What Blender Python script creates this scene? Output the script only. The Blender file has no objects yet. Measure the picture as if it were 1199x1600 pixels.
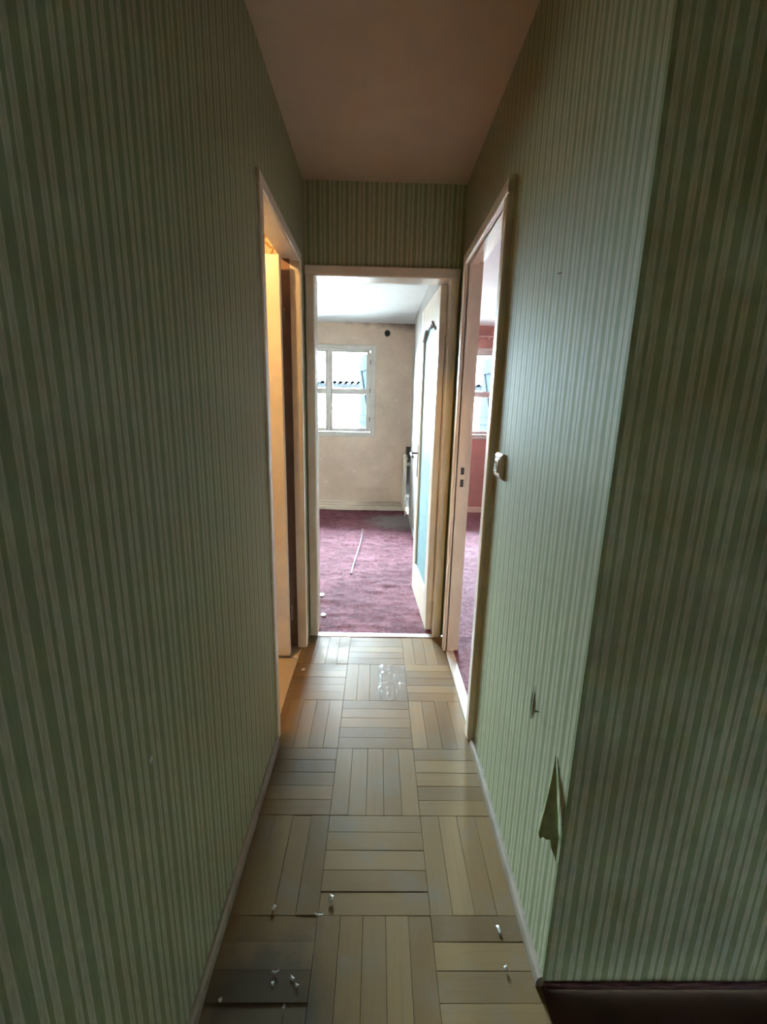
import bpy, bmesh, math, random
from mathutils import Vector, Matrix, noise
random.seed(7)
S = bpy.context.scene
C = S.collection

# ------------------------------------------------------------------ camera
cam_d = bpy.data.cameras.new('camera')
cam = bpy.data.objects.new('camera', cam_d); C.objects.link(cam)
YAW, PITCH, ROLL, FPX, CAMZ = 0.01782, 0.22524, 0.02312, 695.29, 1.3775
w = Vector((math.sin(YAW)*math.cos(PITCH), math.cos(YAW)*math.cos(PITCH), -math.sin(PITCH)))
r = Vector((math.cos(YAW), -math.sin(YAW), 0)); u = r.cross(w)
r2 = math.cos(ROLL)*r + math.sin(ROLL)*u; u2 = -math.sin(ROLL)*r + math.cos(ROLL)*u
cam.matrix_world = Matrix(((r2.x, u2.x, -w.x, 0), (r2.y, u2.y, -w.y, 0), (r2.z, u2.z, -w.z, CAMZ), (0, 0, 0, 1)))
cam_d.sensor_fit = 'VERTICAL'; cam_d.sensor_height = 24.0; cam_d.lens = FPX/1600*24.0
cam_d.clip_start = 0.02; cam_d.clip_end = 300
S.camera = cam

# ------------------------------------------------------------------ sky, sun, exposure
wd = bpy.data.worlds.new('sky'); S.world = wd; wd.use_nodes = True
bg = wd.node_tree.nodes['Background']
bg.inputs[0].default_value = (0.64, 0.85, 1.0, 1); bg.inputs[1].default_value = 195.0
sun_d = bpy.data.lights.new('sun', 'SUN'); sun_d.energy = 40.0; sun_d.color = (1.0, 0.95, 0.86); sun_d.angle = 0.02
sun = bpy.data.objects.new('sun', sun_d); C.objects.link(sun)
sun.rotation_euler = (math.radians(48), 0, math.radians(-25))     # from behind the house on to the building opposite
sun.location = (0, -4, 8)
S.view_settings.view_transform = 'Standard'; S.view_settings.look = 'None'
S.view_settings.gamma = 1.0; S.view_settings.use_curve_mapping = False
S.view_settings.exposure = 1.45
S.cycles.max_bounces = 16; S.cycles.diffuse_bounces = 10; S.cycles.glossy_bounces = 4

# light portals in the two window openings: they emit nothing, they only steer the sky sampling through the glass
for px in (-.65, 1.055):
    pd = bpy.data.lights.new('window_portal', 'AREA'); pd.shape = 'RECTANGLE'; pd.size = 1.13; pd.size_y = 1.09; pd.cycles.is_portal = True
    po = bpy.data.objects.new('window_portal', pd); C.objects.link(po); po.location = (px, 6.18, 1.605); po.rotation_euler = (math.radians(-90), 0, 0)

# ------------------------------------------------------------------ materials
def new_mat(name):
    m = bpy.data.materials.new(name); m.use_nodes = True
    nt = m.node_tree; b = nt.nodes['Principled BSDF']
    return m, nt, b
def N(nt, t, **kw):
    n = nt.nodes.new(t)
    for k, v in kw.items(): setattr(n, k, v)
    return n
def ramp(nt, stops, interp='LINEAR'):
    n = nt.nodes.new('ShaderNodeValToRGB'); e = n.color_ramp; e.interpolation = interp
    while len(e.elements) < len(stops): e.elements.new(0.5)
    for el, (p, c) in zip(e.elements, stops):
        el.position = p; el.color = (*c, 1) if len(c) == 3 else c
    return n
def mix(nt, fac, a, b, blend='MIX'):
    n = nt.nodes.new('ShaderNodeMix'); n.data_type = 'RGBA'; n.blend_type = blend
    for s, v in ((n.inputs[0], fac), (n.inputs[6], a), (n.inputs[7], b)):
        if hasattr(v, 'is_output'): nt.links.new(v, s)
        elif isinstance(v, tuple): s.default_value = (*v, 1)
        else: s.default_value = v
    return n.outputs[2]
def mth(nt, op, a, b=None):
    n = nt.nodes.new('ShaderNodeMath'); n.operation = op
    for s, v in ((n.inputs[0], a), (n.inputs[1], b)):
        if v is None: continue
        if hasattr(v, 'is_output'): nt.links.new(v, s)
        else: s.default_value = v
    return n.outputs[0]
def noise_tex(nt, scale, detail=4, rough=0.55, vec=None, dist=0.0):
    n = nt.nodes.new('ShaderNodeTexNoise'); n.inputs['Scale'].default_value = scale
    n.inputs['Detail'].default_value = detail; n.inputs['Roughness'].default_value = rough
    n.inputs['Distortion'].default_value = dist
    if vec is not None: nt.links.new(vec, n.inputs['Vector'])
    return n.outputs['Fac']
def bump(nt, b, height, strength=0.3, dist=0.002):
    n = nt.nodes.new('ShaderNodeBump'); n.inputs['Strength'].default_value = strength
    n.inputs['Distance'].default_value = dist
    nt.links.new(height, n.inputs['Height']); nt.links.new(n.outputs[0], b.inputs['Normal'])
def pos(nt): return nt.nodes.new('ShaderNodeNewGeometry').outputs['Position']
def smooth(nt, v, lo, hi):
    n = nt.nodes.new('ShaderNodeMapRange'); n.interpolation_type = 'SMOOTHSTEP'
    n.inputs['From Min'].default_value = lo; n.inputs['From Max'].default_value = hi
    nt.links.new(v, n.inputs['Value']); return n.outputs[0]

def painted(name, col, rough=0.45, var=0.12, scale=9.0, spec=0.5, dark=None):
    m, nt, b = new_mat(name)
    p = pos(nt)
    f = noise_tex(nt, scale, 5, 0.6, p)
    d = dark or tuple(c*(1-var*2) for c in col)
    c = mix(nt, smooth(nt, f, 0.3, 0.75), col, d)
    nt.links.new(c, b.inputs['Base Color'])
    b.inputs['Roughness'].default_value = rough; b.inputs['Specular IOR Level'].default_value = spec
    bump(nt, b, noise_tex(nt, 120, 3, 0.5, p), 0.12, 0.001)
    return m

def wallpaper(name, green, pale, line):
    m, nt, b = new_mat(name)
    p = pos(nt); sp = N(nt, 'ShaderNodeSeparateXYZ'); nt.links.new(p, sp.inputs[0])
    s = mth(nt, 'ADD', sp.outputs[0], sp.outputs[1])
    st = N(nt, 'ShaderNodeVectorMath', operation='MULTIPLY'); nt.links.new(p, st.inputs[0]); st.inputs[1].default_value = (6, 6, 1.2)
    wob = mth(nt, 'MULTIPLY', noise_tex(nt, 1.5, 2, 0.5, st.outputs[0]), 0.006)
    s = mth(nt, 'ADD', s, wob)
    fr = mth(nt, 'FRACT', mth(nt, 'DIVIDE', mth(nt, 'ADD', s, 10.0), 0.050))
    g, pl, ln = green, pale, line
    cr = ramp(nt, [(0.0, g), (0.03, ln), (0.07, pl), (0.20, pl), (0.235, ln), (0.27, g), (0.40, g), (0.43, ln), (0.47, pl),
                   (0.60, pl), (0.64, ln), (0.68, g)])
    nt.links.new(fr, cr.inputs[0])
    # woven grain running up the paper, blotchy ageing
    gv = N(nt, 'ShaderNodeVectorMath', operation='MULTIPLY'); nt.links.new(p, gv.inputs[0]); gv.inputs[1].default_value = (300, 300, 30)
    grain = noise_tex(nt, 1.0, 3, 0.6, gv.outputs[0])
    age = noise_tex(nt, 1.6, 4, 0.6, p)
    c = mix(nt, mth(nt, 'MULTIPLY', smooth(nt, grain, 0.35, 0.7), 0.35), cr.outputs[0], tuple(x*0.62 for x in green))
    c = mix(nt, mth(nt, 'MULTIPLY', smooth(nt, age, 0.45, 0.75), 0.25), c, (0.24, 0.21, 0.14))
    nt.links.new(c, b.inputs['Base Color'])
    bw = N(nt, 'ShaderNodeRGBToBW'); nt.links.new(cr.outputs[0], bw.inputs[0])
    rg = N(nt, 'ShaderNodeMapRange'); nt.links.new(bw.outputs[0], rg.inputs['Value'])
    rg.inputs['From Min'].default_value = 0.2; rg.inputs['From Max'].default_value = 0.5
    rg.inputs['To Min'].default_value = 0.74; rg.inputs['To Max'].default_value = 0.62
    nt.links.new(rg.outputs[0], b.inputs['Roughness'])
    b.inputs['Specular IOR Level'].default_value = 0.08
    h = mth(nt, 'ADD', bw.outputs[0], mth(nt, 'MULTIPLY', grain, 0.25))
    bump(nt, b, h, 0.35, 0.0015)
    return m

def plank_mat(name, tones):
    m, nt, b = new_mat(name)
    oi = N(nt, 'ShaderNodeObjectInfo'); tc = N(nt, 'ShaderNodeTexCoord')
    cr = ramp(nt, tones); nt.links.new(oi.outputs['Random'], cr.inputs[0])
    off = N(nt, 'ShaderNodeVectorMath', operation='MULTIPLY_ADD')
    nt.links.new(tc.outputs['Object'], off.inputs[0]); off.inputs[1].default_value = (5, 90, 30)
    sc = N(nt, 'ShaderNodeVectorMath', operation='SCALE'); sc.inputs[0].default_value = (13, 17, 5)
    nt.links.new(mth(nt, 'MULTIPLY', oi.outputs['Random'], 9.0), sc.inputs['Scale']); nt.links.new(sc.outputs[0], off.inputs[2])
    g = noise_tex(nt, 1.0, 5, 0.65, off.outputs[0], 0.6)
    c = mix(nt, mth(nt, 'MULTIPLY', smooth(nt, g, 0.45, 0.8), 0.38), cr.outputs[0], (0.11, 0.07, 0.035))
    p = pos(nt)
    dirt = smooth(nt, noise_tex(nt, 5.5, 6, 0.65, p), 0.46, 0.72)
    c = mix(nt, mth(nt, 'MULTIPLY', dirt, 0.55), c, (0.15, 0.13, 0.10))
    # black water mark by the buckled boards
    dv = N(nt, 'ShaderNodeVectorMath', operation='DISTANCE'); nt.links.new(p, dv.inputs[0]); dv.inputs[1].default_value = (-0.25, 0.74, 0)
    rad = mth(nt, 'ADD', dv.outputs['Value'], mth(nt, 'MULTIPLY', noise_tex(nt, 14, 4, 0.6, p), 0.16))
    stain = mth(nt, 'SUBTRACT', 1.0, smooth(nt, rad, 0.17, 0.30))
    c = mix(nt, mth(nt, 'MULTIPLY', stain, 0.72), c, (0.05, 0.045, 0.035))
    nt.links.new(c, b.inputs['Base Color'])
    rg = N(nt, 'ShaderNodeMapRange'); nt.links.new(dirt, rg.inputs['Value'])
    rg.inputs['To Min'].default_value = 0.46; rg.inputs['To Max'].default_value = 0.62
    b.inputs['Specular IOR Level'].default_value = 0.055
    nt.links.new(rg.outputs[0], b.inputs['Roughness'])
    bump(nt, b, g, 0.25, 0.001)
    return m

def carpet_mat(name, col, dark, pale):
    m, nt, b = new_mat(name); p = pos(nt)
    a = noise_tex(nt, 2.2, 6, 0.65, p); f = noise_tex(nt, 240, 3, 0.7, p); k = noise_tex(nt, 17, 5, 0.75, p, 1.2)
    c = mix(nt, smooth(nt, a, 0.40, 0.62), col, dark)
    c = mix(nt, mth(nt, 'MULTIPLY', smooth(nt, k, 0.46, 0.58), 0.8), c, tuple(x*0.5 for x in dark))
    c = mix(nt, mth(nt, 'MULTIPLY', smooth(nt, noise_tex(nt, 70, 2, 0.5, p), 0.70, 0.74), 0.9), c, pale)
    c = mix(nt, mth(nt, 'MULTIPLY', smooth(nt, f, 0.35, 0.7), 0.35), c, dark)
    # grey mould under the radiator corner
    dv = N(nt, 'ShaderNodeVectorMath', operation='DISTANCE'); nt.links.new(p, dv.inputs[0]); dv.inputs[1].default_value = (0.28, 5.45, 0)
    rad = mth(nt, 'ADD', dv.outputs['Value'], mth(nt, 'MULTIPLY', noise_tex(nt, 7, 5, 0.65, p), 0.7))
    c = mix(nt, mth(nt, 'MULTIPLY', mth(nt, 'SUBTRACT', 1.0, smooth(nt, rad, 0.5, 0.85)), 0.75), c, (0.20, 0.19, 0.18))
    nt.links.new(c, b.inputs['Base Color'])
    b.inputs['Roughness'].default_value = 0.9; b.inputs['Specular IOR Level'].default_value = 0.2
    bump(nt, b, mth(nt, 'ADD', f, mth(nt, 'MULTIPLY', k, 2.0)), 0.6, 0.006)
    return m

def bare_wall(name, col, dark):
    m, nt, b = new_mat(name); p = pos(nt)
    c = mix(nt, smooth(nt, noise_tex(nt, 2.6, 6, 0.65, p), 0.35, 0.7), col, dark)
    c = mix(nt, mth(nt, 'MULTIPLY', smooth(nt, noise_tex(nt, 16, 4, 0.6, p), 0.66, 0.72), 0.8), c, (0.78, 0.70, 0.60))
    sp = N(nt, 'ShaderNodeSeparateXYZ'); nt.links.new(p, sp.inputs[0])
    # mould growing along the ceiling edge, strongest in the corner
    edge = mth(nt, 'ADD', sp.outputs[2], mth(nt, 'MULTIPLY', noise_tex(nt, 9, 5, 0.7, p), 0.16))
    edge = mth(nt, 'ADD', edge, mth(nt, 'MULTIPLY', sp.outputs[0], 0.09))
    c = mix(nt, mth(nt, 'MULTIPLY', smooth(nt, edge, 2.46, 2.585), 0.82), c, (0.10, 0.075, 0.07))
    nt.links.new(c, b.inputs['Base Color']); b.inputs['Roughness'].default_value = 0.85
    bump(nt, b, noise_tex(nt, 60, 4, 0.6, p), 0.3, 0.003)
    return m

def ornament(name):
    m, nt, b = new_mat(name); p = pos(nt)
    v = N(nt, 'ShaderNodeTexVoronoi', feature='DISTANCE_TO_EDGE'); v.inputs['Scale'].default_value = 16
    ds = N(nt, 'ShaderNodeVectorMath', operation='MULTIPLY_ADD'); 
    nz = N(nt, 'ShaderNodeTexNoise'); nz.inputs['Scale'].default_value = 9; nt.links.new(p, nz.inputs['Vector'])
    nt.links.new(nz.outputs['Color'], ds.inputs[0]); ds.inputs[1].default_value = (0.1, 0.1, 0.1); nt.links.new(p, ds.inputs[2])
    nt.links.new(ds.outputs[0], v.inputs['Vector'])
    c = mix(nt, smooth(nt, v.outputs[0], 0.05, 0.12), (0.26, 0.15, 0.06), (0.50, 0.40, 0.26))
    nt.links.new(c, b.inputs['Base Color']); b.inputs['Roughness'].default_value = 0.7
    return m

def glass_mat(name):
    m = bpy.data.materials.new(name); m.use_nodes = True; nt = m.node_tree; nt.nodes.clear()
    o = N(nt, 'ShaderNodeOutputMaterial'); t = N(nt, 'ShaderNodeBsdfTransparent'); g = N(nt, 'ShaderNodeBsdfGlossy')
    t.inputs[0].default_value = (0.95, 0.97, 0.97, 1); g.inputs['Roughness'].default_value = 0.02
    fr = N(nt, 'ShaderNodeFresnel'); fr.inputs[0].default_value = 1.3
    mx = N(nt, 'ShaderNodeMixShader'); nt.links.new(fr.outputs[0], mx.inputs[0])
    nt.links.new(t.outputs[0], mx.inputs[1]); nt.links.new(g.outputs[0], mx.inputs[2]); nt.links.new(mx.outputs[0], o.inputs[0])
    return m

def film_mat(name):
    m = bpy.data.materials.new(name); m.use_nodes = True; nt = m.node_tree; nt.nodes.clear()
    o = N(nt, 'ShaderNodeOutputMaterial'); t = N(nt, 'ShaderNodeBsdfTransparent'); g = N(nt, 'ShaderNodeBsdfGlossy')
    t.inputs[0].default_value = (0.93, 0.92, 0.92, 1); g.inputs['Roughness'].default_value = 0.14
    mx = N(nt, 'ShaderNodeMixShader'); mx.inputs[0].default_value = 0.15
    nt.links.new(t.outputs[0], mx.inputs[1]); nt.links.new(g.outputs[0], mx.inputs[2]); nt.links.new(mx.outputs[0], o.inputs[0])
    return m

def simple(name, col, rough=0.5, metal=0.0, spec=0.5):
    m, nt, b = new_mat(name); p = pos(nt)
    c = mix(nt, smooth(nt, noise_tex(nt, 25, 3, 0.5, p), 0.35, 0.75), col, tuple(x*0.82 for x in col))
    nt.links.new(c, b.inputs['Base Color'])
    b.inputs['Roughness'].default_value = rough; b.inputs['Metallic'].default_value = metal
    b.inputs['Specular IOR Level'].default_value = spec
    return m

M = dict(
    paper=wallpaper('striped_wallpaper', (0.222, 0.250, 0.130), (0.388, 0.370, 0.246), (0.479, 0.445, 0.310)),
    ceil=painted('corridor_ceiling_paint', (0.499, 0.390, 0.257), 0.7, 0.05, 3.0),
    plank=plank_mat('worn_oak', [(0.0, (0.149, 0.091, 0.040)), (0.25, (0.188, 0.118, 0.053)), (0.5, (0.133, 0.084, 0.039)), (0.75, (0.210, 0.135, 0.062)), (1.0, (0.166, 0.102, 0.045))]),
    sub=simple('subfloor_dirt', (0.05, 0.038, 0.028), 0.9),
    cream=painted('cream_gloss_paint', (0.688, 0.611, 0.490), 0.35, 0.06, 6.0),
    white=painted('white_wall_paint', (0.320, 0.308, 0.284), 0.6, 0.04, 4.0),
    rceil=painted('white_ceiling_paint', (0.605, 0.622, 0.622), 0.7, 0.03, 3.0),
    beige=bare_wall('stripped_beige_wall', (0.651, 0.528, 0.414), (0.546, 0.431, 0.334)),
    pink=painted('brick_pink_paint', (0.454, 0.239, 0.206), 0.75, 0.10, 5.0),
    carpet=carpet_mat('mauve_carpet_pile', (0.217, 0.080, 0.097), (0.127, 0.039, 0.049), (0.328, 0.230, 0.246)),
    carpet2=carpet_mat('dusty_pink_carpet_pile', (0.227, 0.109, 0.126), (0.168, 0.071, 0.084), (0.588, 0.487, 0.504)),
    orn=ornament('ornament_wallpaper'),
    lino=painted('beige_lino', (0.52, 0.39, 0.23), 0.4, 0.06, 5.0),
    dfloor=painted('dark_red_floor', (0.07, 0.018, 0.014), 0.6, 0.1, 6.0),
    base=painted('grey_painted_wood', (0.27, 0.22, 0.16), 0.45, 0.15, 12.0),
    winpaint=painted('window_paint', (0.595, 0.578, 0.527), 0.45, 0.06, 10.0),
    glass=glass_mat('window_glass'),
    frost=simple('frosted_cyan_glass', (0.204, 0.340, 0.348), 0.55, 0.0, 0.15),
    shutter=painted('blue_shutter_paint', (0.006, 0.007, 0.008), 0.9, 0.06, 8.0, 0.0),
    metal=simple('dark_bronze', (0.10, 0.07, 0.05), 0.35, 0.9),
    brown=simple('brown_plate', (0.22, 0.15, 0.11), 0.4, 0.4),
    black=simple('black_void', (0.012, 0.012, 0.016), 0.4),
    rad=painted('radiator_enamel', (0.76, 0.73, 0.62), 0.35, 0.04, 9.0),
    plastic=simple('ivory_plastic', (0.72, 0.66, 0.57), 0.3),
    greyp=simple('switch_grey', (0.22, 0.18, 0.14), 0.5),
    alu=simple('pale_threshold_metal', (0.80, 0.80, 0.80), 0.25, 0.6),
    thr=painted('worn_white_wood', (0.576, 0.544, 0.480), 0.3, 0.1, 14.0),
    chip=simple('paint_flake', (0.60, 0.58, 0.53), 0.5),
    film=film_mat('clear_film'),
    stone=painted('pale_facade', (0.60, 0.59, 0.56), 0.8, 0.04, 0.8),
    tile=painted('slate_tile', (0.0026, 0.0028, 0.0030), 0.9, 0.1, 4.0, 0.0),
    ground=painted('pale_ground', (0.34, 0.33, 0.31), 0.9, 0.1, 0.5),
    dark=painted('shade_and_hall_brown', (0.035, 0.022, 0.014), 0.6, 0.1, 4.0),  # painted shade in the radiator niche; also unseen hall walls that cut bounce
    bare=painted('rebate_shade_brown', (0.24, 0.135, 0.09), 0.7, 0.1, 8.0),  # brown stands in for shade on the left door's rebate
    lint=simple('pale_lint', (0.22, 0.13, 0.145), 0.9),
    flap=painted('torn_paper_olive', (0.24, 0.26, 0.11), 0.8, 0.15, 40.0),
    rod=simple('rod_paint', (0.75, 0.58, 0.50), 0.4),
)
bm_ = bpy.data.materials.new('lamp_bulb'); bm_.use_nodes = True
bm_.node_tree.nodes['Principled BSDF'].inputs['Emission Color'].default_value = (1, 0.62, 0.26, 1)
bm_.node_tree.nodes['Principled BSDF'].inputs['Emission Strength'].default_value = 6
M['bulb'] = bm_

# ------------------------------------------------------------------ builders
def world_loc(o):
    v = Vector((0, 0, 0))
    while o is not None: v += Vector(o.location); o = o.parent
    return v
class MB:
    def __init__(s): s.v = []; s.f = []; s.sm = []
    def add(s, vs, fs, smooth=False):
        k = len(s.v); s.v += [Vector(v) for v in vs]
        for f in fs: s.f.append([i+k for i in f]); s.sm.append(smooth)
        return s
    def box(s, x0, x1, y0, y1, z0, z1, T=None):
        vs = [Vector((x, y, z)) for z in (z0, z1) for y in (y0, y1) for x in (x0, x1)]
        if T: vs = [T(v) for v in vs]
        return s.add(vs, [(0, 2, 3, 1), (4, 5, 7, 6), (0, 1, 5, 4), (1, 3, 7, 5), (3, 2, 6, 7), (2, 0, 4, 6)])
    def cbox(s, x0, x1, y0, y1, z0, z1, c=0.003, T=None):      # box with every edge chamfered
        lo = (x0, y0, z0); hi = (x1, y1, z1); b = bmesh.new()
        c = min(c, (x1-x0)*.45, (y1-y0)*.45, (z1-z0)*.45)
        pts = []
        for sx in (0, 1):
            for sy in (0, 1):
                for sz in (0, 1):
                    p = [(lo, hi)[k][i] for i, k in enumerate((sx, sy, sz))]
                    d = [c if k == 0 else -c for k in (sx, sy, sz)]
                    for ax in range(3): pts.append(tuple(p[i] + (0 if i == ax else d[i]) for i in range(3)))
        for p in pts: b.verts.new(p)
        r = bmesh.ops.convex_hull(b, input=b.verts[:]); 
        bmesh.ops.dissolve_limit(b, angle_limit=0.01, verts=b.verts[:], edges=b.edges[:])
        b.verts.index_update()
        vs = [v.co.copy() for v in b.verts]; fs = [[v.index for v in f.verts] for f in b.faces]; b.free()
        if T: vs = [T(v) for v in vs]
        return s.add(vs, fs)
    def prism(s, poly, a0, a1, fn, smooth=False):               # poly of 2-D points, swept from a0 to a1; fn(p, q, a) -> xyz
        n = len(poly)
        vs = [fn(p, q, a0) for p, q in poly] + [fn(p, q, a1) for p, q in poly]
        return s.add(vs, [tuple(range(n)), tuple(range(2*n-1, n-1, -1))] + [(i+n, (i+1) % n + n, (i+1) % n, i) for i in range(n)], smooth)
    def tube(s, pts, rad, n=10, T=None):
        pts = [Vector(p) for p in pts]; k0 = len(s.v)
        for i, p in enumerate(pts):
            d = (pts[min(i+1, len(pts)-1)] - pts[max(i-1, 0)]).normalized()
            a = d.cross(Vector((0, 0, 1)) if abs(d.z) < 0.9 else Vector((1, 0, 0))).normalized(); b = d.cross(a)
            rr = rad[i] if isinstance(rad, (list, tuple)) else rad
            for j in range(n):
                t = 2*math.pi*j/n; v = p + a*(math.cos(t)*rr) + b*(math.sin(t)*rr)
                s.v.append(T(v) if T else v)
        for i in range(len(pts)-1):
            for j in range(n):
                s.f.append([k0+i*n+j, k0+i*n+(j+1) % n, k0+(i+1)*n+(j+1) % n, k0+(i+1)*n+j]); s.sm.append(True)
        s.f.append([k0+j for j in range(n)][::-1]); s.sm.append(False)
        e = k0+(len(pts)-1)*n; s.f.append([e+j for j in range(n)]); s.sm.append(False)
        return s
    def build(s, name, mat, parent=None, origin=None):
        if parent is not None: o0 = world_loc(parent)
        elif origin is not None: o0 = Vector(origin)
        else:
            xs, ys, zs = zip(*[tuple(v) for v in s.v]); o0 = Vector(((min(xs)+max(xs))/2, (min(ys)+max(ys))/2, min(zs)))
        me = bpy.data.meshes.new(name); me.from_pydata([tuple(v-o0) for v in s.v], [], s.f)
        me.polygons.foreach_set('use_smooth', s.sm)
        b = bmesh.new(); b.from_mesh(me); bmesh.ops.recalc_face_normals(b, faces=b.faces[:]); b.to_mesh(me); b.free()
        me.materials.append(M[mat]); o = bpy.data.objects.new(name, me); C.objects.link(o)
        if parent is not None: o.parent = parent
        else: o.location = o0
        return o
def tag(o, label, cat, group=None, kind=None):
    o['label'] = label; o['category'] = cat
    if group: o['group'] = group
    if kind: o['kind'] = kind
    return o
def thing(name, loc, label, cat, group=None, kind=None):
    o = bpy.data.objects.new(name, None); C.objects.link(o); o.location = loc; o.empty_display_size = 0.05
    return tag(o, label, cat, group, kind)
def struct(name, mb, mat, label, cat): return tag(mb.build(name, mat), label, cat, kind='structure')

# ------------------------------------------------------------------ dimensions (metres)
XL, XR, YE, H = -0.40, 0.432, 2.565, 2.50      # corridor: left wall, right wall, end wall, ceiling
YC = 0.805                                     # outside corner on the right
DT = 2.075                                     # top of the door openings
L0, L1 = 1.670, 2.385                          # left doorway
R0, R1 = 1.690, 2.362                          # right doorway
E0, E1 = -0.346, 0.370                         # end doorway
YW = 6.10; HR = 2.462                          # window wall and ceiling of the rooms
YB = -2.2                                      # back of the hall behind the camera

# ------------------------------------------------------------------ corridor shell
m = MB().box(XL-.045, XL, YB, L0-.012, 0, H).box(XL-.045, XL, L1+.012, YE, 0, H).box(XL-.045, XL, L0-.012, L1+.012, DT+.012, H)
struct('wall_left', m, 'paper', 'long left corridor wall with green striped wallpaper', 'wall')
m = MB().box(XR, XR+.034, YC+.004, R0-.012, 0, H).box(XR, XR+.034, R1+.012, YE+.10, 0, H).box(XR, XR+.034, R0-.012, R1+.012, DT+.012, H)
struct('wall_right', m, 'paper', 'brightly lit right corridor wall with green striped wallpaper', 'wall')
m = MB().box(XR, 1.9, YC, YC+.004, 0, H).box(XR+.034, 1.9, YC+.004, YC+.06, 0, H)
struct('wall_return', m, 'paper', 'dim striped wall at the right turning away from the corridor corner', 'wall')
m = MB().box(XL, E0-.012, YE, YE+.05, 0, H).box(E1+.012, XR, YE, YE+.05, 0, H).box(E0-.012, E1+.012, YE, YE+.05, DT-.008, H)
struct('wall_end', m, 'paper', 'dark end wall above the far doorway', 'wall')
struct('wall_back', MB().box(XL, 1.9, YB-.05, YB, 0, H), 'dark', 'dark brown wall of the hall behind the viewer', 'wall')  # this and the side wall are unseen, coloured dark to cut bounced fill
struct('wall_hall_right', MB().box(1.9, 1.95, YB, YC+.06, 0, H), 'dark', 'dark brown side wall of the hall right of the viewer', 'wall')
struct('ceiling', MB().box(XL-.045, 1.95, YB-.05, YE+.05, H, H+.08), 'ceil', 'brownish corridor ceiling', 'ceiling')

# ------------------------------------------------------------------ parquet
floor = thing('floor', (0, 1.0, 0), 'worn basket-weave parquet floor of the corridor', 'floor', kind='structure')
MB().box(XL-.03, XR+.042, .2, YE+.005, -.10, -.013).build('subfloor', 'sub', floor)
PW, TH, GX, GY, U = 0.0630, 0.012, -0.140, 0.960, 0.315
def plank_mesh(L, W):
    mb = MB(); a, b_, c = L/2, W/2, 0.0008
    vs = [(-a, -b_, -TH), (a, -b_, -TH), (a, b_, -TH), (-a, b_, -TH), (-a, -b_, -c), (a, -b_, -c), (a, b_, -c), (-a, b_, -c),
          (-a+c, -b_+c, 0), (a-c, -b_+c, 0), (a-c, b_-c, 0), (-a+c, b_-c, 0)]
    fs = [(0, 3, 2, 1), (8, 9, 10, 11)] + [(i, (i+1) % 4, (i+1) % 4+4, i+4) for i in range(4)] + [(i+4, (i+1) % 4+4, (i+1) % 4+8, i+8) for i in range(4)]
    me = bpy.data.meshes.new('plank'); me.from_pydata(vs, [], fs); me.materials.append(M['plank']); return me
cache = {}
lifts = {(0, 0, 2): (0.003, 0.022), (0, 0, 3): (0.002, -0.02), (1, 1, 3): (0.0006, 0.012), (1, 1, 1): (0.0006, -0.01), (2, 2, 0): (0.0006, 0.012)}
rows = range(-5, 6)
for ri in rows:
    y0 = GY + (ri-1)*U
    for ci in (-1, 0, 1):
        x0 = GX + ci*U
        along_x = (ri + ci) % 2 == 0      # True: slats lie across the corridor
        col = ci + 1
        # the tile just past y=.96 in the middle column lies across
        along_x = ((ri + ci) % 2 == 1)
        for k in range(5):
            if along_x: ax0, ax1, ay0, ay1 = x0, x0+U, y0+k*PW, y0+(k+1)*PW
            else: ax0, ax1, ay0, ay1 = x0+k*PW, x0+(k+1)*PW, y0, y0+U
            lo = XL-.022 if (L0 < ay1 and ay0 < L1) else XL
            hi = XR
            ax0, ax1, ay1 = max(ax0, lo), min(ax1, hi), min(ay1, YE-.022)
            if ax1-ax0 < .006 or ay1-ay0 < .006: continue
            if ay1 < .3: continue
            gp = 0.0007
            LX, LY = ax1-ax0-gp, ay1-ay0-gp
            Lg, Wd, rz = (LX, LY, 0) if along_x else (LY, LX, math.pi/2)
            key = (round(Lg, 4), round(Wd, 4))
            if key not in cache: cache[key] = plank_mesh(*key)
            o = bpy.data.objects.new('plank', cache[key]); C.objects.link(o); o.parent = floor
            dz, tilt = random.uniform(-.0008, .0006), random.gauss(0, .004)
            if (ri, col, k) in lifts: dz, tilt = lifts[(ri, col, k)]
            o.location = ((ax0+ax1)/2, (ay0+ay1)/2 - 1.0, dz)
            o.rotation_euler = (tilt if along_x else random.gauss(0, .004), random.gauss(0, .0015) + (abs(tilt)*.25 if abs(tilt) > .015 else 0), rz + random.gauss(0, .0012))
struct('floor_hall', MB().box(XR+.001, 1.9, .2, YC, -.10, -.002).box(XL, 1.9, YB, .2, -.10, -.002), 'dfloor', 'dark red floor in the hall right of the corridor corner', 'floor')

# ------------------------------------------------------------------ baseboards (small quarter rounds)
def quarter(x, sgn, y0, y1, hgt=.032, t=.016, roundend=False):
    pr = [(0, 0), (t, 0), (t, hgt*.45), (t*.8, hgt*.8), (t*.4, hgt), (0, hgt)]
    return MB().prism(pr, y0, y1, lambda p, q, a: (x + sgn*p, a, q))
struct('baseboard_left', quarter(XL, 1, YB, L0-.051), 'base', 'brown rounded wood trim at the foot of the left wall', 'baseboard')
mbq = quarter(XR, -1, YC-.002, R0-.075)
mbq.prism([(0, 0), (.016, 0), (.016, .0144), (.0128, .0256), (.0064, .032), (0, .032)], R0-.075, R0-.053, lambda p, q, a: (XR - p*(1 if a < R0-.06 else .4), a, q*(1 if a < R0-.06 else .5)))
struct('baseboard_right', mbq, 'base', 'grey rounded wood trim at the foot of the right wall', 'baseboard')
struct('baseboard_hall', MB().cbox(XR+.002, 1.9, YC-.010, YC-.0005, 0, .018, .003), 'dfloor', 'dark red skirting board under the dim wall at the right', 'baseboard')

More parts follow.
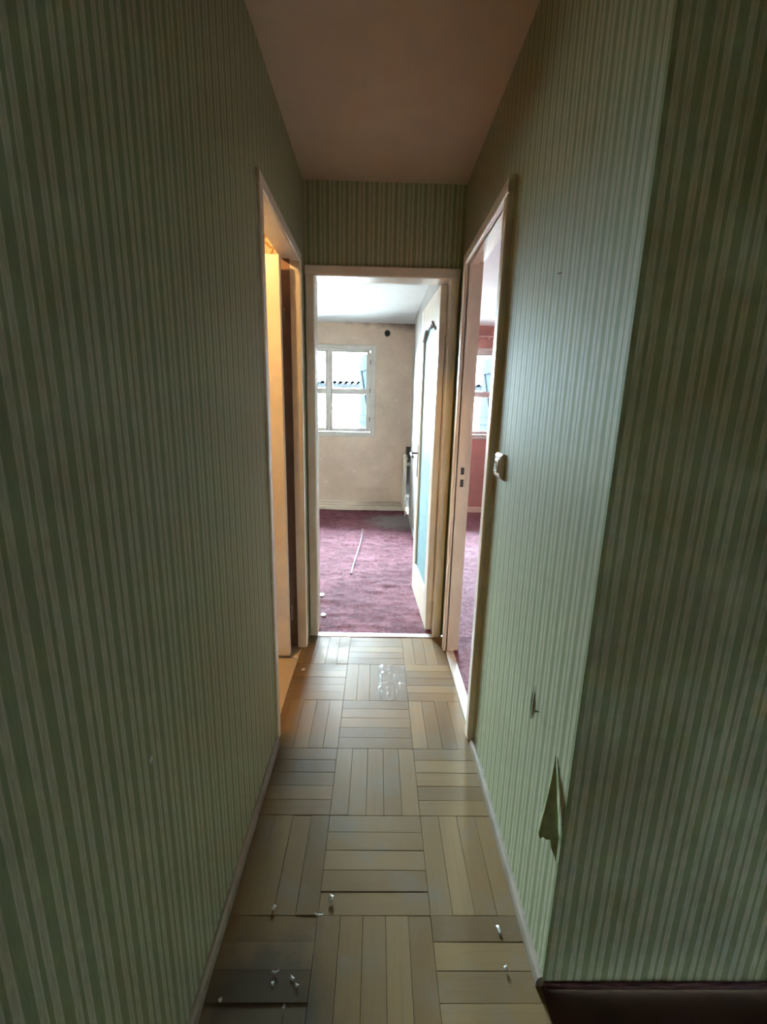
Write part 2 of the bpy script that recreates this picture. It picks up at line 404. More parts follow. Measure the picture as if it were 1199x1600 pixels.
# ------------------------------------------------------------------ door frames
def rounded(wd_, t, n=4, rr=.008):
    rr = min(rr, t*.7)          # cross-section of a casing: p across the face, q proud of the wall
    pts = [(0, 0)]
    for k in range(n+1):
        a = math.pi/2*k/n; pts.append((rr - rr*math.cos(a), t - rr + rr*math.sin(a)))
    for k in range(n+1):
        a = math.pi/2*k/n; pts.append((wd_ - rr + rr*math.sin(a), t - rr + rr*math.cos(a)))
    pts.append((wd_, 0)); return pts
CW, CT = .052, .022
def side_frame(door, x, sg, y0, y1, depth, CT=CT, CW=CW, rm='cream'):
    # casings on the corridor face, x = wall face, sg = direction out into the corridor
    for a, d in ((y0, -1), (y1, 1)):
        MB().prism(rounded(CW, CT), .006, DT, lambda p, q, z, a=a, d=d: (x + sg*q, a + d*p, z)).build('casing', 'cream', door)
    MB().prism(rounded(CW, CT), y0-CW, y1+CW, lambda p, q, y: (x + sg*q, y, DT + p)).build('casing', 'cream', door)
    # jamb linings with a rebate towards the room
    xa, xb = x + sg*.006, x - sg*.042; xc = x - sg*depth
    for a, d in ((y0, -1), (y1, 1)):
        MB().box(min(xa, xb), max(xa, xb), min(a, a+d*.012), max(a, a+d*.012), .004, DT+.012).build('jamb', 'cream', door)
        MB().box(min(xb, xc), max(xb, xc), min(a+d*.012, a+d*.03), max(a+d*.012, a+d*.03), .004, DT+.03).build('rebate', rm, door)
    MB().box(min(xa, xb), max(xa, xb), y0, y1, DT, DT+.012).build('head_jamb', 'cream', door)
    MB().box(min(xb, xc), max(xb, xc), y0-.012, y1+.012, DT+.012, DT+.03).build('head_rebate', 'cream', door)

d1 = thing('door_1', (XL, (L0+L1)/2, 0), 'open left doorway with cream frame and lamp-lit plain door', 'door', kind='structure')
side_frame(d1, XL, 1, L0, L1, .088, .009, .046, 'bare')  # rebate coloured brown for the shade behind the open leaf
leaf = MB().cbox(-1.155, -.468, 2.268, 2.304, .016, DT-.008, .003).build('leaf', 'cream', d1)
for z in (.26, 1.80):
    h = MB().tube([(-.463, 2.309, z-.045), (-.463, 2.309, z+.045)], .006, 10)
    h.box(-.505, -.463, 2.3042, 2.3065, z-.04, z+.04); h.build('hinge', 'brown', leaf)
h = MB().box(-1.13, -1.10, 2.2645, 2.2685, .98, 1.16).tube([(-1.115, 2.266, 1.08), (-1.115, 2.225, 1.08), (-1.06, 2.220, 1.08), (-1.00, 2.223, 1.08)], .008, 8)
h.build('handle', 'metal', leaf)

d2 = thing('door_2', (XR, (R0+R1)/2, 0), 'open right doorway with cream frame into the pink room', 'door', kind='structure')
side_frame(d2, XR, -1, R0, R1, .070)
jb = MB().box(.447, .472, R1-.0012, R1, .965, 1.10).build('strike_plate', 'cream', d2)
MB().box(.450, .468, R1-.0022, R1-.001, 1.050, 1.088).build('latch_slot', 'black', jb)
MB().box(.450, .468, R1-.0022, R1-.001, .983, 1.023).build('bolt_slot', 'black', jb)

d3 = thing('door_3', ((E0+E1)/2, YE, 0), 'far doorway with cream frame and glazed door swung into the bedroom', 'door', kind='structure')
for a, d in ((E0, -1), (E1, 1)):
    MB().prism(rounded(CW-.002 if d < 0 else .050, CT), -.008, DT-.02, lambda p, q, z, a=a, d=d: (a + d*p, YE - q, z)).build('casing', 'cream', d3)
    MB().box(min(a, a+d*.011), max(a, a+d*.011), YE-.004, YE+.10, -.008, DT-.02).build('jamb', 'cream', d3)
MB().prism(rounded(CW, CT), E0-.050, E1+.050, lambda p, q, x: (x, YE - q, DT - .02 + p)).build('casing', 'cream', d3)
MB().box(E0, E1, YE-.004, YE+.10, DT-.02, DT-.009).build('head_jamb', 'cream', d3)
# the glazed leaf: u from the hinge (0) to the free edge (.716), v across its thickness, z up
HO = Vector((.329, 2.604, 0)); HD = (Vector((.297, 3.318, 0)) - HO).normalized(); HN = Vector((HD.y, -HD.x, 0))
def LT(v): return HO + HD*v[0] + HN*v[1] + Vector((0, 0, v[2]))
LW, LTk, ST, GB = .716, .038, .100, .235
leaf = MB().cbox(0, ST, 0, LTk, .012, 2.045, .003, LT).build('leaf', 'cream', d3)       # hinge stile carries the rest
MB().cbox(LW-ST, LW, 0, LTk, .012, 2.045, .003, LT).build('lock_stile', 'cream', leaf)
MB().cbox(ST, LW-ST, 0, LTk, .012, GB, .002, LT).build('bottom_rail', 'cream', leaf)
def arch(t):                                                       # shaped lower edge of the top rail, t from 0 to 1
    d = abs(t-.5)*2
    if d > .90: return 1.845
    k = min(1, (.90-d)/.45); return 1.845 + .050*(k*k*(3-2*k)) - .006*math.cos(d*5)*k
n = 24
top = [(ST + (LW-2*ST)*i/n, arch(i/n)) for i in range(n+1)]
MB().prism([(ST, 2.045)] + top + [(LW-ST, 2.045)], .001, LTk-.001, lambda p, q, a: LT((p, a, q))).build('top_rail', 'cream', leaf)
MB().prism([(ST-.004, GB-.004)] + [(p, q+.004) for p, q in top] [:0] + [(LW-ST+.004, GB-.004)] + [(p, q+.004) for p, q in top[::-1]], .015, .021, lambda p, q, a: LT((p, a, q))).build('glass_pane', 'frost', leaf)
bd = [LT((p, -.001, q-.004)) for p, q in top]
MB().tube(bd, .009, 6).build('glazing_bead', 'white', leaf)
MB().cbox(ST, ST+.010, .001, .014, GB, arch(0), .003, LT).build('glazing_bead', 'cream', leaf)
MB().cbox(LW-ST-.010, LW-ST, .001, .014, GB, arch(1), .003, LT).build('glazing_bead', 'cream', leaf)
MB().cbox(ST, LW-ST, .001, .014, GB, GB+.010, .003, LT).build('glazing_bead', 'cream', leaf)
for sgn, v0 in ((-1, 0), (1, LTk)):
    pl = MB().cbox(LW-.075, LW-.035, min(v0, v0+sgn*.004), max(v0, v0+sgn*.004), .90, 1.145, .001, LT)
    pl.build('handle_plate', 'brown', leaf)
    MB().tube([(LW-.055, v0, 1.075), (LW-.055, v0+sgn*.042, 1.075), (LW-.065, v0+sgn*.050, 1.074), (LW-.12, v0+sgn*.050, 1.060), (LW-.165, v0+sgn*.046, 1.056)], [.008, .008, .009, .008, .006], 8, LT).build('lever', 'metal', leaf)
for z in (.25, 1.05, 1.82):
    MB().tube([(.374-.005, 2.606, z-.04), (.374-.005, 2.606, z+.04)], .006, 8).build('hinge', 'cream', leaf)

# thresholds
struct('trim_1', MB().cbox(E0, E1, YE-.040, YE+.004, -.012, .004, .002), 'alu', 'pale metal threshold strip where the parquet meets the bedroom carpet', 'threshold')
struct('trim_2', MB().cbox(XR-.004, XR+.040, R0+.004, R1-.004, -.012, .007, .003), 'thr', 'worn white wooden threshold bar of the right doorway', 'threshold')

# ------------------------------------------------------------------ rooms
# left room, lamp lit
XA = -2.3
struct('floor_left_room', MB().box(XA, XL-.024, .9, 2.50, -.10, -.002), 'lino', 'warm beige lino floor of the lamp-lit left room', 'floor')
m = MB().box(XL-.088, XL-.045, .9, L0-.03, 0, H).box(XL-.088, XL-.045, L1+.03, 2.44, 0, H).box(XL-.088, XL-.045, L0-.03, L1+.03, DT+.03, H)
struct('wall_left_room_door', m, 'orn', 'ornament papered wall around the left doorway seen from its room', 'wall')
m = MB().box(XA, XL-.045, 2.44, 2.48, 0, H)
struct('wall_left_room_far', m, 'orn', 'ornament papered wall behind the open door of the left room', 'wall')
struct('wall_left_room_near', MB().box(XA, XL-.088, .85, .9, 0, H), 'orn', 'ornament papered near wall of the left room', 'wall')
struct('wall_left_room_side', MB().box(XA-.05, XA, .85, 2.48, 0, H), 'orn', 'ornament papered outer wall of the left room', 'wall')
struct('ceiling_left_room', MB().box(XA-.05, XL-.045, .85, 2.48, H, H+.08), 'rceil', 'pale ceiling of the lamp-lit left room', 'ceiling')
lamp = thing('pendant_lamp', (-.78, 1.66, H), 'bare bulb on a cord from the ceiling of the left room', 'lamp')
MB().tube([(-.78, 1.66, H), (-.78, 1.66, H-.02), (-.78, 1.66, H-.03)], [.05, .045, .01], 16).build('ceiling_rose', 'plastic', lamp)
MB().tube([(-.78, 1.66, H-.02), (-.78, 1.66, 2.36)], .003, 6).build('cord', 'black', lamp)
MB().tube([(-.78, 1.66, 2.37), (-.78, 1.66, 2.31)], .018, 12).build('socket', 'black', lamp)
MB().tube([(-.78, 1.66, 2.31+dz) for dz in (0, -.02, -.045, -.065, -.085, -.092)], [.013, .018, .029, .031, .018, .004], 16).build('bulb', 'bulb', lamp)
ld = bpy.data.lights.new('bulb_light', 'POINT'); ld.energy = 112; ld.color = (1.0, 0.59, 0.22); ld.shadow_soft_size = .035
lo_ = bpy.data.objects.new('bulb_light', ld); C.objects.link(lo_); lo_.parent = lamp; lo_.location = (0, 0, -.24)

def wavy_carpet(name, x0, x1, y0, y1, mat, label, amp, seed, step=.022):
    nx, ny = int((x1-x0)/step), int((y1-y0)/step); mb = MB(); vs = []; fs = []
    for j in range(ny+1):
        for i in range(nx+1):
            x, y = x0+(x1-x0)*i/nx, y0+(y1-y0)*j/ny
            p = Vector((x*2.2, y*4.2, seed)); e = min(1, min(x-x0, x1-x, y-y0, y1-y)/.08)
            z = amp*(noise.noise(p)*.6 + abs(noise.noise(p*2.7))*.7 + noise.noise(Vector((x*14, y*24, seed)))*.30 + abs(noise.noise(Vector((x*30, y*48, seed))))*.16)
            for (sx0, sx1, sy, hh) in seams:
                if sx0 < x < sx1: 
                    d = (y - sy - .03*math.sin(x*9+sy))/.016
                    if abs(d) < 3: z += hh*math.exp(-d*d)
            vs.append((x, y, .002 + max(-.001, z*e)))
    for j in range(ny):
        for i in range(nx):
            a = j*(nx+1)+i; fs.append((a, a+1, a+nx+2, a+nx+1))
    mb.add(vs, fs, True)
    mb.box(x0, x1, y0, y1, -.10, -.001)
    return struct(name, mb, mat, label, 'carpet')
seams = [(-.1, .5, 3.22, .010), (-.5, .05, 3.60, .008), (-.5, -.05, 2.80, .008), (-.2, .1, 2.64, .012), (-.4, .5, 5.2, .004)]
wavy_carpet('floor_bedroom', -2.4, .431, YE+.004, YW, 'carpet', 'rumpled mauve carpet of the bedroom beyond the far doorway', .026, 3.1)
seams = [(.4, 1.2, 2.49, .006), (.5, 1.4, 4.3, .006), (.5, 1.4, 3.7, .006)]
wavy_carpet('floor_pink_room', XR+.040, 3.2, .865, YW, 'carpet2', 'dusty pink carpet of the room beyond the right doorway', .007, 9.7)

WZ0, WZ1 = 1.060, 2.150
def window_wall(name, x0, x1, wx0, wx1, hgt, mat, label):
    m = MB().box(x0, wx0, YW, YW+.20, -.1, 2.7).box(wx1, x1, YW, YW+.20, -.1, 2.7).box(wx0, wx1, YW, YW+.20, -.1, WZ0).box(wx0, wx1, YW, YW+.20, WZ1, 2.7)
    return struct(name, m, mat, label, 'wall')
W1 = (-1.215, -.085); DX = 1.705; W2 = (W1[0]+DX, W1[1]+DX)
window_wall('wall_bedroom_window', -2.45, .466, *W1, HR, 'beige', 'stained beige bedroom wall with the window')
window_wall('wall_pink_window', .466, 3.25, *W2, HR, 'pink', 'brick pink wall with the window in the right room')
# bedroom
struct('wall_bedroom_left', MB().box(-2.45, -2.4, YE+.05, YW, -.1, 2.7), 'beige', 'stripped beige wall at the left of the bedroom', 'wall')
struct('wall_bedroom_door', MB().box(-2.4, E0-.012, YE+.05, YE+.10, -.1, 2.7).box(E1+.012, XR, YE+.05, YE+.10, -.1, 2.7).box(E0-.012, E1+.012, YE+.05, YE+.10, DT-.008, 2.7), 'beige', 'beige bedroom wall around the far doorway', 'wall')
struct('wall_bedroom_right', MB().box(.431, .466, YE+.10, 5.70, -.1, 2.7), 'white', 'white painted right wall of the bedroom ending at the radiator niche', 'wall')
struct('ceiling_bedroom', MB().box(-2.4, .466, YE+.05, YW, HR, HR+.08), 'rceil', 'white bedroom ceiling', 'ceiling')
struct('baseboard_bedroom', MB().cbox(-2.4, .46, YW-.016, YW, 0, .058, .004), 'cream', 'cream baseboard under the bedroom window', 'baseboard')
struct('baseboard_bedroom_right', MB().cbox(.419, .431, YE+.10, 5.70, 0, .055, .003), 'white', 'white baseboard along the white bedroom wall', 'baseboard')
struct('wall_niche', MB().box(.462, .466, 5.70, YW, -.1, 2.7).box(.398, .462, YW-.02, YW, .06, .9), 'dark', 'back of the narrow niche behind the radiator, its shade painted dark brown', 'wall')  # dark wall and panel paint in the shade behind the radiator
# pink room
m = MB().box(.466, .502, .865, R0-.03, -.1, 2.7).box(.466, .502, R1+.03, YW, -.1, 2.7).box(.466, .502, R0-.03, R1+.03, DT+.03, 2.7)
struct('wall_pink_door', m, 'pink', 'pink wall around the right doorway seen from its room', 'wall')
struct('wall_pink_near', MB().box(.466, 3.2, .865, .90, -.1, 2.7), 'pink', 'pink near wall of the right room', 'wall')
struct('wall_pink_right', MB().box(3.2, 3.25, .865, YW, -.1, 2.7), 'pink', 'pink outer wall of the right room', 'wall')
struct('ceiling_pink_room', MB().box(.502, 3.2, .90, YW, HR, HR+.08), 'rceil', 'white ceiling of the pink room', 'ceiling')
struct('baseboard_pink', MB().cbox(.502, 3.2, YW-.016, YW, 0, .078, .004), 'cream', 'cream baseboard under the window of the pink room', 'baseboard')

# ------------------------------------------------------------------ windows
def window(name, x0, x1, label):
    t = thing(name, ((x0+x1)/2, YW, WZ0), label, 'window', kind='structure')
    # architrave on the wall
    for a, b_, c, d in ((x0-.050, x0, WZ0-.042, WZ1+.038), (x1, x1+.050, WZ0-.042, WZ1+.038)):
        MB().cbox(a, b_, YW-.020, YW-.0005, c, d, .005).build('architrave', 'winpaint', t)
    for c, d in ((WZ0-.042, WZ0), (WZ1, WZ1+.038)):
        MB().cbox(x0, x1, YW-.020, YW-.0005, c, d, .005).build('architrave', 'winpaint', t)
    # fixed frame
    fy0, fy1 = YW+.004, YW+.060
    for a, b_ in ((x0, x0+.022), (x1-.022, x1)): MB().box(a, b_, fy0, fy1, WZ0, WZ1).build('frame', 'winpaint', t)
    for c, d in ((WZ0, WZ0+.020), (WZ1-.020, WZ1)): MB().box(x0+.022, x1-.022, fy0, fy1, c, d).build('frame', 'winpaint', t)
    MB().cbox(x0-.02, x1+.02, YW+.16, YW+.24, WZ0-.04, WZ0-.0005, .004).build('sill', 'stone', t)
    mid = (x0+x1)/2
    for a, b_ in ((x0+.024, mid-.002), (mid+.002, x1-.024)):
        sy0, sy1 = YW+.010, YW+.052; z0, z1 = WZ0+.022, WZ1-.022; sw = .047
        sash = MB().cbox(a, a+sw, sy0, sy1, z0, z1, .004).build('sash', 'winpaint', t)
        MB().cbox(b_-sw, b_, sy0, sy1, z0, z1, .004).build('stile', 'winpaint', sash)
        MB().cbox(a+sw, b_-sw, sy0, sy1, z0, z0+sw, .004).build('rail', 'winpaint', sash)
        MB().cbox(a+sw, b_-sw, sy0, sy1, z1-.028, z1, .004).build('rail', 'winpaint', sash)
        MB().cbox(a+sw, b_-sw, sy0, sy1, 1.571, 1.644, .004).build('glazing_bar', 'winpaint', sash)
        for c, d in ((z0+sw, 1.571), (1.644, z1-.028)):
            MB().box(a+sw-.004, b_-sw+.004, YW+.030, YW+.034, c-.004, d+.004).build('pane', 'glass', sash)
    MB().cbox(mid-.016, mid+.016, YW-.002, YW+.012, WZ0+.024, WZ1-.024, .004).build('cover_strip', 'winpaint', t)
    MB().cbox(mid+.022, mid+.040, YW-.001, YW+.011, 1.395, 1.475, .003).tube([(mid+.031, YW, 1.435), (mid+.031, YW-.034, 1.435), (mid+.034, YW-.040, 1.40), (mid+.037, YW-.040, 1.37)], .007, 8).build('handle', 'plastic', t)
    for z in (1.25, 1.62, 1.98):
        MB().tube([(x1-.023, YW+.002, z-.03), (x1-.023, YW+.002, z+.03)], .006, 8).build('hinge', 'brown', t)
    return t
window('window_1', *W1, 'four-pane casement window in the beige bedroom wall')
window('window_2', *W2, 'four-pane casement window in the pink wall seen through the right doorway')

# ------------------------------------------------------------------ outside: shutters, building opposite, ground
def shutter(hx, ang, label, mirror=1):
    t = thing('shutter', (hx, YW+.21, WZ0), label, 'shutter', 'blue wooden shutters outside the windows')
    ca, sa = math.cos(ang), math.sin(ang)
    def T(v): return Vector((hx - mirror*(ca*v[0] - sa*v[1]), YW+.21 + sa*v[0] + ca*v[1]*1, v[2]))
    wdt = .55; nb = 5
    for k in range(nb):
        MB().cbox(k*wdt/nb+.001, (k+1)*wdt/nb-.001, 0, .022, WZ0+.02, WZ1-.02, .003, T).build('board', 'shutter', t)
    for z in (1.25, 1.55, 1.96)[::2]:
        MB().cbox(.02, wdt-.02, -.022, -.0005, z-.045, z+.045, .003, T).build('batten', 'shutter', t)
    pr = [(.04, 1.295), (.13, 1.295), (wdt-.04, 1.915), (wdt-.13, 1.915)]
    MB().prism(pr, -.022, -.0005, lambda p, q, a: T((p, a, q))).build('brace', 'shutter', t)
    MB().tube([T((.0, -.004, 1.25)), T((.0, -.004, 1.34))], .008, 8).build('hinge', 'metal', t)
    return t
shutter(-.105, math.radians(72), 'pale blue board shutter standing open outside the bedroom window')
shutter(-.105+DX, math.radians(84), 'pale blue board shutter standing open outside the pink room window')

BY = 16.0
bld = thing('house', (-1, BY+3, -6), 'pale house across the street with a tiled roof edge', 'building')
MB().box(-14, 12, BY, BY+6, -6, 2.05).build('wall', 'stone', bld)
MB().cbox(-14.1, 12.1, BY-.14, BY, 2.00, 2.10, .02).build('cornice', 'stone', bld)
MB().cbox(-14.1, 12.1, BY-.08, BY, 1.80, 1.86, .02).build('string_course', 'stone', bld)
roof = MB().prism([(BY-.20, 2.12), (BY+6, 1.80), (BY+6, 2.0), (BY-.2, 2.22)], -14, 12, lambda p, q, a: (a, p, q)).build('roof', 'tile', bld)
TW = .19
tile_mb = MB(); pts = []
for k in range(9):
    a = math.pi*k/8; pts.append((-math.cos(a)*TW*.5, math.sin(a)*.105))
inner = [(p*.82, q*.80) for p, q in pts[::-1]]
tile_mb.prism(pts+inner, 0, .9, lambda p, q, a: (p, a, q - a*.03), True)
t0 = tile_mb.build('roof_tile', 'tile', roof)
first = True; rl = world_loc(roof)
for k in range(48):
    o = t0 if k == 0 else t0.copy()
    if k: C.objects.link(o); o.parent = roof
    for v in (): pass
    o.location = Vector((-6.0 + k*TW*1.08, BY-.26, 2.22)) + rl*0
    o.data = t0.data
for v in t0.data.vertices: v.co += rl          # mesh was stored relative to its parent
for o in [x for x in roof.children]: o.location = Vector(o.location) - rl
for wx in (-6.5, -4.0, 2.6, 5.2):                                 # shuttered windows low on that facade
    wn = MB().cbox(wx-.5, wx+.5, BY-.03, BY-.001, -2.2, -.7, .01).build('window', 'winpaint', bld)
    MB().box(wx-.42, wx+.42, BY-.04, BY-.031, -2.1, -.8).build('pane', 'glass', wn)
struct('ground', MB().box(-40, 40, YW+.3, 60, -6.2, -6.0), 'ground', 'pale street far below the windows', 'ground')

# ------------------------------------------------------------------ things in the rooms
# radiator in the niche at the far right of the bedroom
rd = thing('radiator', (.375, 5.90, .09), 'narrow cream panel radiator in the dark niche beside the beige wall', 'radiator')
MB().cbox(.366, .392, 5.755, 6.055, .095, .815, .006).build('panel', 'rad', rd)
for k in range(6):
    y = 5.772 + k*.050
    MB().cbox(.352, .367, y, y+.036, .115, .795, .007).build('rib', 'rad', rd)
MB().tube([(.380, 5.756, .775), (.380, 5.735, .775), (.395, 5.725, .775), (.440, 5.725, .775)][:2], .010, 10).tube([(.380, 5.735, .775), (.380, 5.712, .775)], [.018, .020], 12).build('valve', 'plastic', rd)
MB().tube([(.380, 5.756, .125), (.380, 5.735, .125), (.385, 5.722, .11), (.387, 5.720, .02)], .009, 10).build('pipe', 'rad', rd)
MB().cbox(.360, .398, 5.708, 5.745, .095, .140, .010).build('valve', 'plastic', rd)
for z in (.25, .68):
    MB().cbox(.392, .4615, 5.93, 5.955, z-.02, z+.02, .002).build('bracket', 'rad', rd)
for z, wd2 in ((.092, 'lower'), (.129, 'upper')):
    tag(MB().tube([(-2.38, YW-.022, z), (.40, YW-.022, z)], .0085, 10).build('heating_pipe', 'cream'), '%s of the two cream heating pipes above the bedroom baseboard' % wd2, 'pipe', 'heating pipes in the bedroom')
v = thing('wall_vent', (.105, YW, 2.30), 'round black vent hole high on the beige wall', 'vent')
ring = MB(); vs = []; fs = []; nn = 20
for k in range(nn):
    a = 2*math.pi*k/nn
    for rr, yy in ((.036, 0), (.036, -.010), (.028, -.012), (.026, -.002)): vs.append((.105+rr*math.cos(a), YW-.0005+yy, 2.340+rr*1.1*math.sin(a)))
for k in range(nn):
    for j in range(3): fs.append((k*4+j, ((k+1) % nn)*4+j, ((k+1) % nn)*4+j+1, k*4+j+1))
ring.add(vs, fs, True); ring.build('collar', 'black', v)
MB().tube([(.105, YW-.004, 2.340), (.105, YW-.0006, 2.340)], [.027, .027], 20).build('hole', 'black', v)
rodt = thing('curtain_rod', (1.05, YW-.06, 2.324), 'pale pink curtain rod above the window in the pink room', 'curtain rod')
MB().tube([(.36+.18, YW-.06, 2.324), (1.66, YW-.06, 2.324)], .010, 12).build('rod', 'rod', rodt)
for x in (.60, 1.418, 1.60):
    MB().tube([(x, YW-.0005, 2.30), (x, YW-.055, 2.302), (x, YW-.060, 2.312)], .008, 8).build('bracket', 'rod', rodt)
for x in (.535, 1.66):
    MB().tube([(x-.012, YW-.06, 2.324), (x-.006, YW-.06, 2.324), (x+.006, YW-.06, 2.324), (x+.012, YW-.06, 2.324)], [.006, .017, .017, .006], 12).build('finial', 'rod', rodt)

# light switch on the right wall
sw = thing('light_switch', (XR, 1.540, 1.157), 'ivory plastic light switch beside the right doorway', 'light switch')
sy0, sy1, sz0, sz1 = 1.499, 1.581, 1.157, 1.241
vs = []
for x_, ins in ((XR-.0003, 0), (XR-.007, 0), (XR-.013, .009)):
    vs += [(x_, sy0+ins, sz0+ins), (x_, sy1-ins, sz0+ins), (x_, sy1-ins, sz1-ins), (x_, sy0+ins, sz1-ins)]
MB().add(vs, [(0, 1, 2, 3), (8, 9, 10, 11)] + [(a+i, a+(i+1) % 4, a+4+(i+1) % 4, a+4+i) for a in (0, 4) for i in range(4)]).build('plate', 'plastic', sw)
MB().prism([(XR-.012, sz0+.018), (XR-.020, sz0+.020), (XR-.0155, sz1-.020), (XR-.012, sz1-.018)], sy0+.022, sy1-.022, lambda p, q, a: (p, a, q)).build('rocker', 'plastic', sw)
MB().prism([(1.526, 1.186), (1.554, 1.186), (1.540, 1.214)], XR-.0205, XR-.0175, lambda p, q, a: (a, p, q)).build('mark', 'greyp', sw)

# torn wallpaper at the corner: curled flap that stands off the wall
def sheet(name, grid, mat, th=.0012):
    nr, nc = len(grid), len(grid[0]); mb = MB(); vs = []
    P = [[Vector(p) for p in row] for row in grid]
    for lay in (0, 1):
        for i in range(nr):
            for j in range(nc):
                a = P[min(i+1, nr-1)][j]-P[max(i-1, 0)][j]; b_ = P[i][min(j+1, nc-1)]-P[i][max(j-1, 0)]
                nrm = a.cross(b_); nrm = nrm.normalized() if nrm.length > 1e-9 else Vector((1, 0, 0))
                vs.append(P[i][j] + nrm*th*lay)
    o_ = nr*nc; fs = []
    for i in range(nr-1):
        for j in range(nc-1):
            q = (i*nc+j, i*nc+j+1, (i+1)*nc+j+1, (i+1)*nc+j); fs.append(q); fs.append(tuple(x+o_ for x in q[::-1]))
    rim = [j for j in range(nc)] + [i*nc+nc-1 for i in range(1, nr)] + [(nr-1)*nc+j for j in range(nc-2, -1, -1)] + [i*nc for i in range(nr-2, 0, -1)]
    for a, b_ in zip(rim, rim[1:]+rim[:1]): fs.append((a, b_, b_+o_, a+o_))
    return mb.add(vs, fs, True)
g = []
for i in range(11):
    s = i/10; z = .602 - .165*s; wd3 = .042*s**1.1; row = []
    for j in range(7):
        t = j/6                                    # 0 on the wall by the corner, 1 at the free edge
        row.append((XR - .0015 - wd3*(math.sin(t*1.35)*1.0) - .002*s, YC+.074 - .068*s + wd3*.42*t*t + .004*math.sin(j*2.4)*s*t, z - (.010*(j % 2)*s*s*t)))
    g.append(row)
tag(sheet('torn_wallpaper', g, 'flap').build('torn_wallpaper', 'flap'), 'torn triangular flap of striped wallpaper curling off near the corridor corner', 'wallpaper')
g = []
for i in range(7):
    s = i/6; z = .452 - .075*s; row = []
    for j in range(3):
        t = j/2; row.append((XR - .001 - .012*math.sin(math.pi*min(1, s*1.0+.0))*(1-t) - .001, YC+.004 + .030*(1-s)*(1-t) + .004, z - .012*t))
    g.append(row)
tag(sheet('wallpaper_shred', g, 'flap').build('wallpaper_shred', 'flap'), 'small curled shred of wallpaper under the torn flap', 'wallpaper')
sl = []
for i in range(7):
    s = i/6; sl.append([(XR-.0008-.004*math.sin(math.pi*s), 1.046+.002*s, .672-.10*s), (XR-.0008-.0005, 1.046+.002*s+.006*math.sin(math.pi*s)**2*s+.001, .672-.10*s)])
tag(sheet('wall_slit', sl, 'black', .0006).build('wall_slit', 'black'), 'thin dark slit torn in the wallpaper of the right wall', 'tear')
tag(MB().tube([(XR-.0002, 1.000, .627), (XR-.008, 1.000, .628), (XR-.009, 1.000, .628), (XR-.011, 1.000, .628)], [.0015, .0015, .004, .003], 8).build('nail', 'metal'), 'small nail stuck in the striped right wall beside the slit', 'nail')
tag(MB().tube([(XR-.0002, 1.155, 1.705), (XR-.006, 1.155, 1.704), (XR-.0075, 1.155, 1.704)], [.0015, .0015, .0035], 8).build('nail', 'metal'), 'small nail high on the right wall above the light switch', 'nail')

# clear film stuck on the floor near the far doorway
nx, ny = 30, 40; vs = []; fs = []
for j in range(ny+1):
    for i in range(nx+1):
        x, y = .030+.150*i/nx + .004*noise.noise(Vector((j*.5, i*.1, 1))), 1.900+.312*j/ny + .004*noise.noise(Vector((i*.5, j*.1, 5)))
        z = .0016 + .0022*abs(noise.noise(Vector((x*120, y*14, 2)))) + .003*max(0, noise.noise(Vector((x*45, y*40, 8))))
        vs.append((x, y, z))
for j in range(ny):
    for i in range(nx):
        a = j*(nx+1)+i; fs.append((a, a+1, a+nx+2, a+nx+1))
tag(MB().add(vs, fs, True).build('clear_film', 'film'), 'crinkled patch of clear film stuck on the parquet near the far doorway', 'film')

# added fill lamp, unseen behind the viewer, brightens the return wall
LY, LZ = -.80, 1.20
wl = thing('fill_lamp', (XL, LY, LZ), 'small added fill lamp, unseen, on the striped wall behind the viewer', 'lamp')
MB().cbox(XL, XL+.014, LY-.03, LY+.03, LZ-.05, LZ+.05, .004).build('back_plate', 'metal', wl)
MB().tube([(XL+.01, LY, LZ), (XL+.06, LY, LZ-.02), (XL+.08, LY, LZ+.02)], .006, 8).build('arm', 'metal', wl)
MB().tube([(XL+.08, LY, LZ+.02), (XL+.08, LY, LZ+.05), (XL+.08, LY, LZ+.08)], [.012, .022, .010], 12).build('bulb', 'bulb', wl)
wd_l = bpy.data.lights.new('fill_lamp_light', 'POINT'); wd_l.energy = 1.9; wd_l.color = (1.0, 0.84, 0.42); wd_l.shadow_soft_size = .03
wlo = bpy.data.objects.new('fill_lamp_light', wd_l); C.objects.link(wlo); wlo.parent = wl; wlo.location = (.08, 0, .12)
# paint flakes and scraps
def flake(name, x, y, z, sx, sy, rot, curl, mat, label, cat, group=None):
    g = []; sx *= .9; sy *= .9
    for i in range(4):
        row = []
        for j in range(4):
            a, b_ = (i/3-.5)*sx*(1-.25*((j % 2) == 0)), (j/3-.5)*sy*(1-.3*((i % 3) == 0))
            row.append((x + a*math.cos(rot)-b_*math.sin(rot), y + a*math.sin(rot)+b_*math.cos(rot), z + .0008 + curl*(4*(i/3-.5)**2 + .6*(j/3))))
        g.append(row)
    return tag(sheet(name, g, mat, .0008).build(name, mat), label, cat, group)
G = 'paint flakes on the parquet'
flake('paint_flake', -.266, .975, .001, .010, .019, -.6, .004, 'chip', 'small white paint flake on the dark board left of the middle tile', 'paint flake', G)
flake('paint_flake', -.107, 1.000, .001, .014, .020, -.4, .007, 'chip', 'largest white paint flake, curled, left on the middle floor tile', 'paint flake', G)
flake('paint_flake', -.137, .957, .002, .030, .006, -.12, .004, 'chip', 'long thin pale splinter lying across a floor joint', 'paint flake', G)
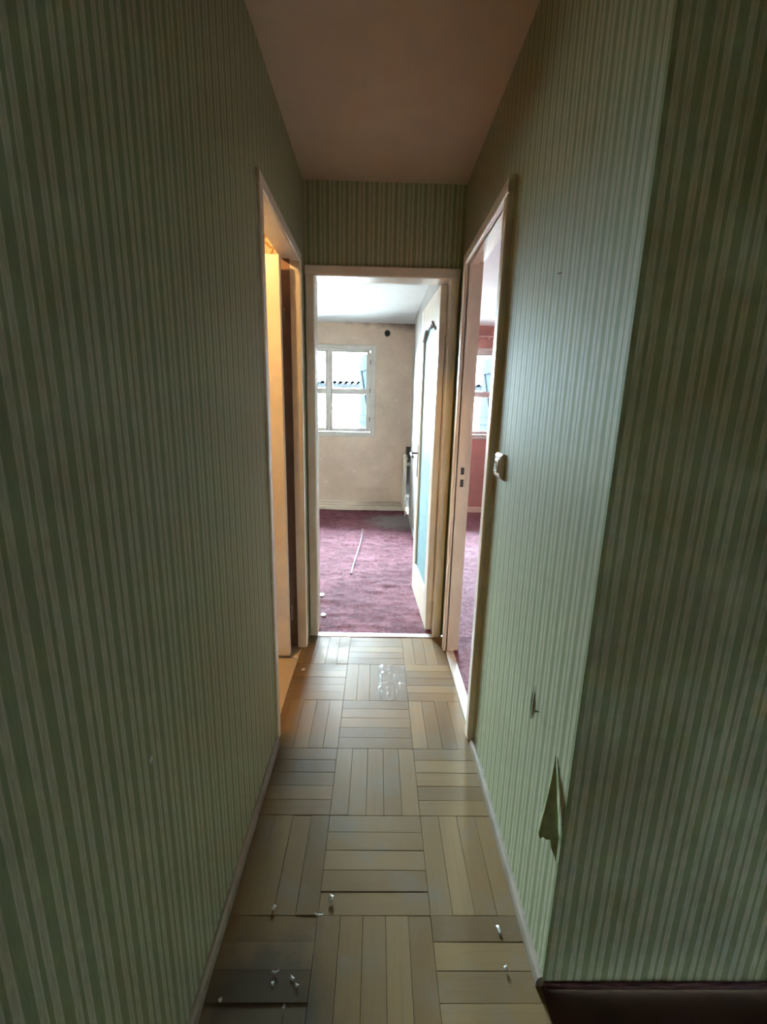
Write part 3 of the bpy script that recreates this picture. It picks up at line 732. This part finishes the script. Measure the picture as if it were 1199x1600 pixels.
flake('paint_flake', .357, .922, .001, .010, .028, .25, .004, 'chip', 'upright sliver of white paint near the right baseboard', 'paint flake', G)
flake('paint_flake', .352, .837, .001, .010, .012, .5, .004, 'chip', 'tiny white paint flake closest to the right baseboard corner', 'paint flake', G)
flake('paint_flake', -.375, 2.155, .001, .024, .020, .3, .003, 'chip', 'pale paint flake on the orange-lit boards of the left doorway', 'paint flake', G)
flake('paint_flake', -.435, 2.270, .000, .030, .034, .8, .004, 'chip', 'curled cream paint flake below the edge of the left door', 'paint flake', G)
for k, (x, y, sx, sy, rot, lb) in enumerate([(-.228, .828, .022, .004, .1, 'pale splinter on the edge of the lifted board'), (-.184, .816, .014, .008, -.5, 'broad white crumb right of the lifted board'),
        (-.170, .802, .012, .007, -.3, 'rightmost white crumb by the lifted board'), (-.230, .806, .008, .008, .3, 'round white crumb in front of the lifted board'),
        (-.194, .762, .010, .006, 1.1, 'single small white crumb nearest the viewer'), (-.347, .775, .010, .008, .5, 'white crumb on the black stain by the left wall')]):
    flake('plaster_crumb', x, y, .004 if k == 0 else .001, sx, sy, rot, .004, 'chip', lb, 'crumb', 'plaster crumbs by the lifted board')
flake('paper_scrap', -.395, 3.125, .012, .050, .060, .3, .004, 'chip', 'pale paper scrap on the mauve carpet, farther of the two', 'paper scrap')
flake('paper_scrap', -.345, 2.790, .012, .045, .050, .8, .004, 'chip', 'pale paper scrap on the mauve carpet, nearest the far doorway', 'paper scrap')
flake('wallpaper_nick', XL+.002, .690, .742, .004, .010, 0, .009, 'chip', 'small pale nick of lifted paper low on the left wall', 'wallpaper nick')
st = []
for i in range(26):
    s = i/25; x = -.150 - .040*s + .01*math.sin(s*5); y = 5.05 - 1.50*s
    st.append([(x-.009, y, .0145+.004*noise.noise(Vector((x*3, y*5, 1)))), (x+.009, y, .0155+.004*noise.noise(Vector((x*3, y*5, 1))))])
tag(sheet('tape_strip', st, 'carpet2', .002).build('tape_strip', 'lint'), 'long pale strip lying straight along the mauve carpet', 'strip')
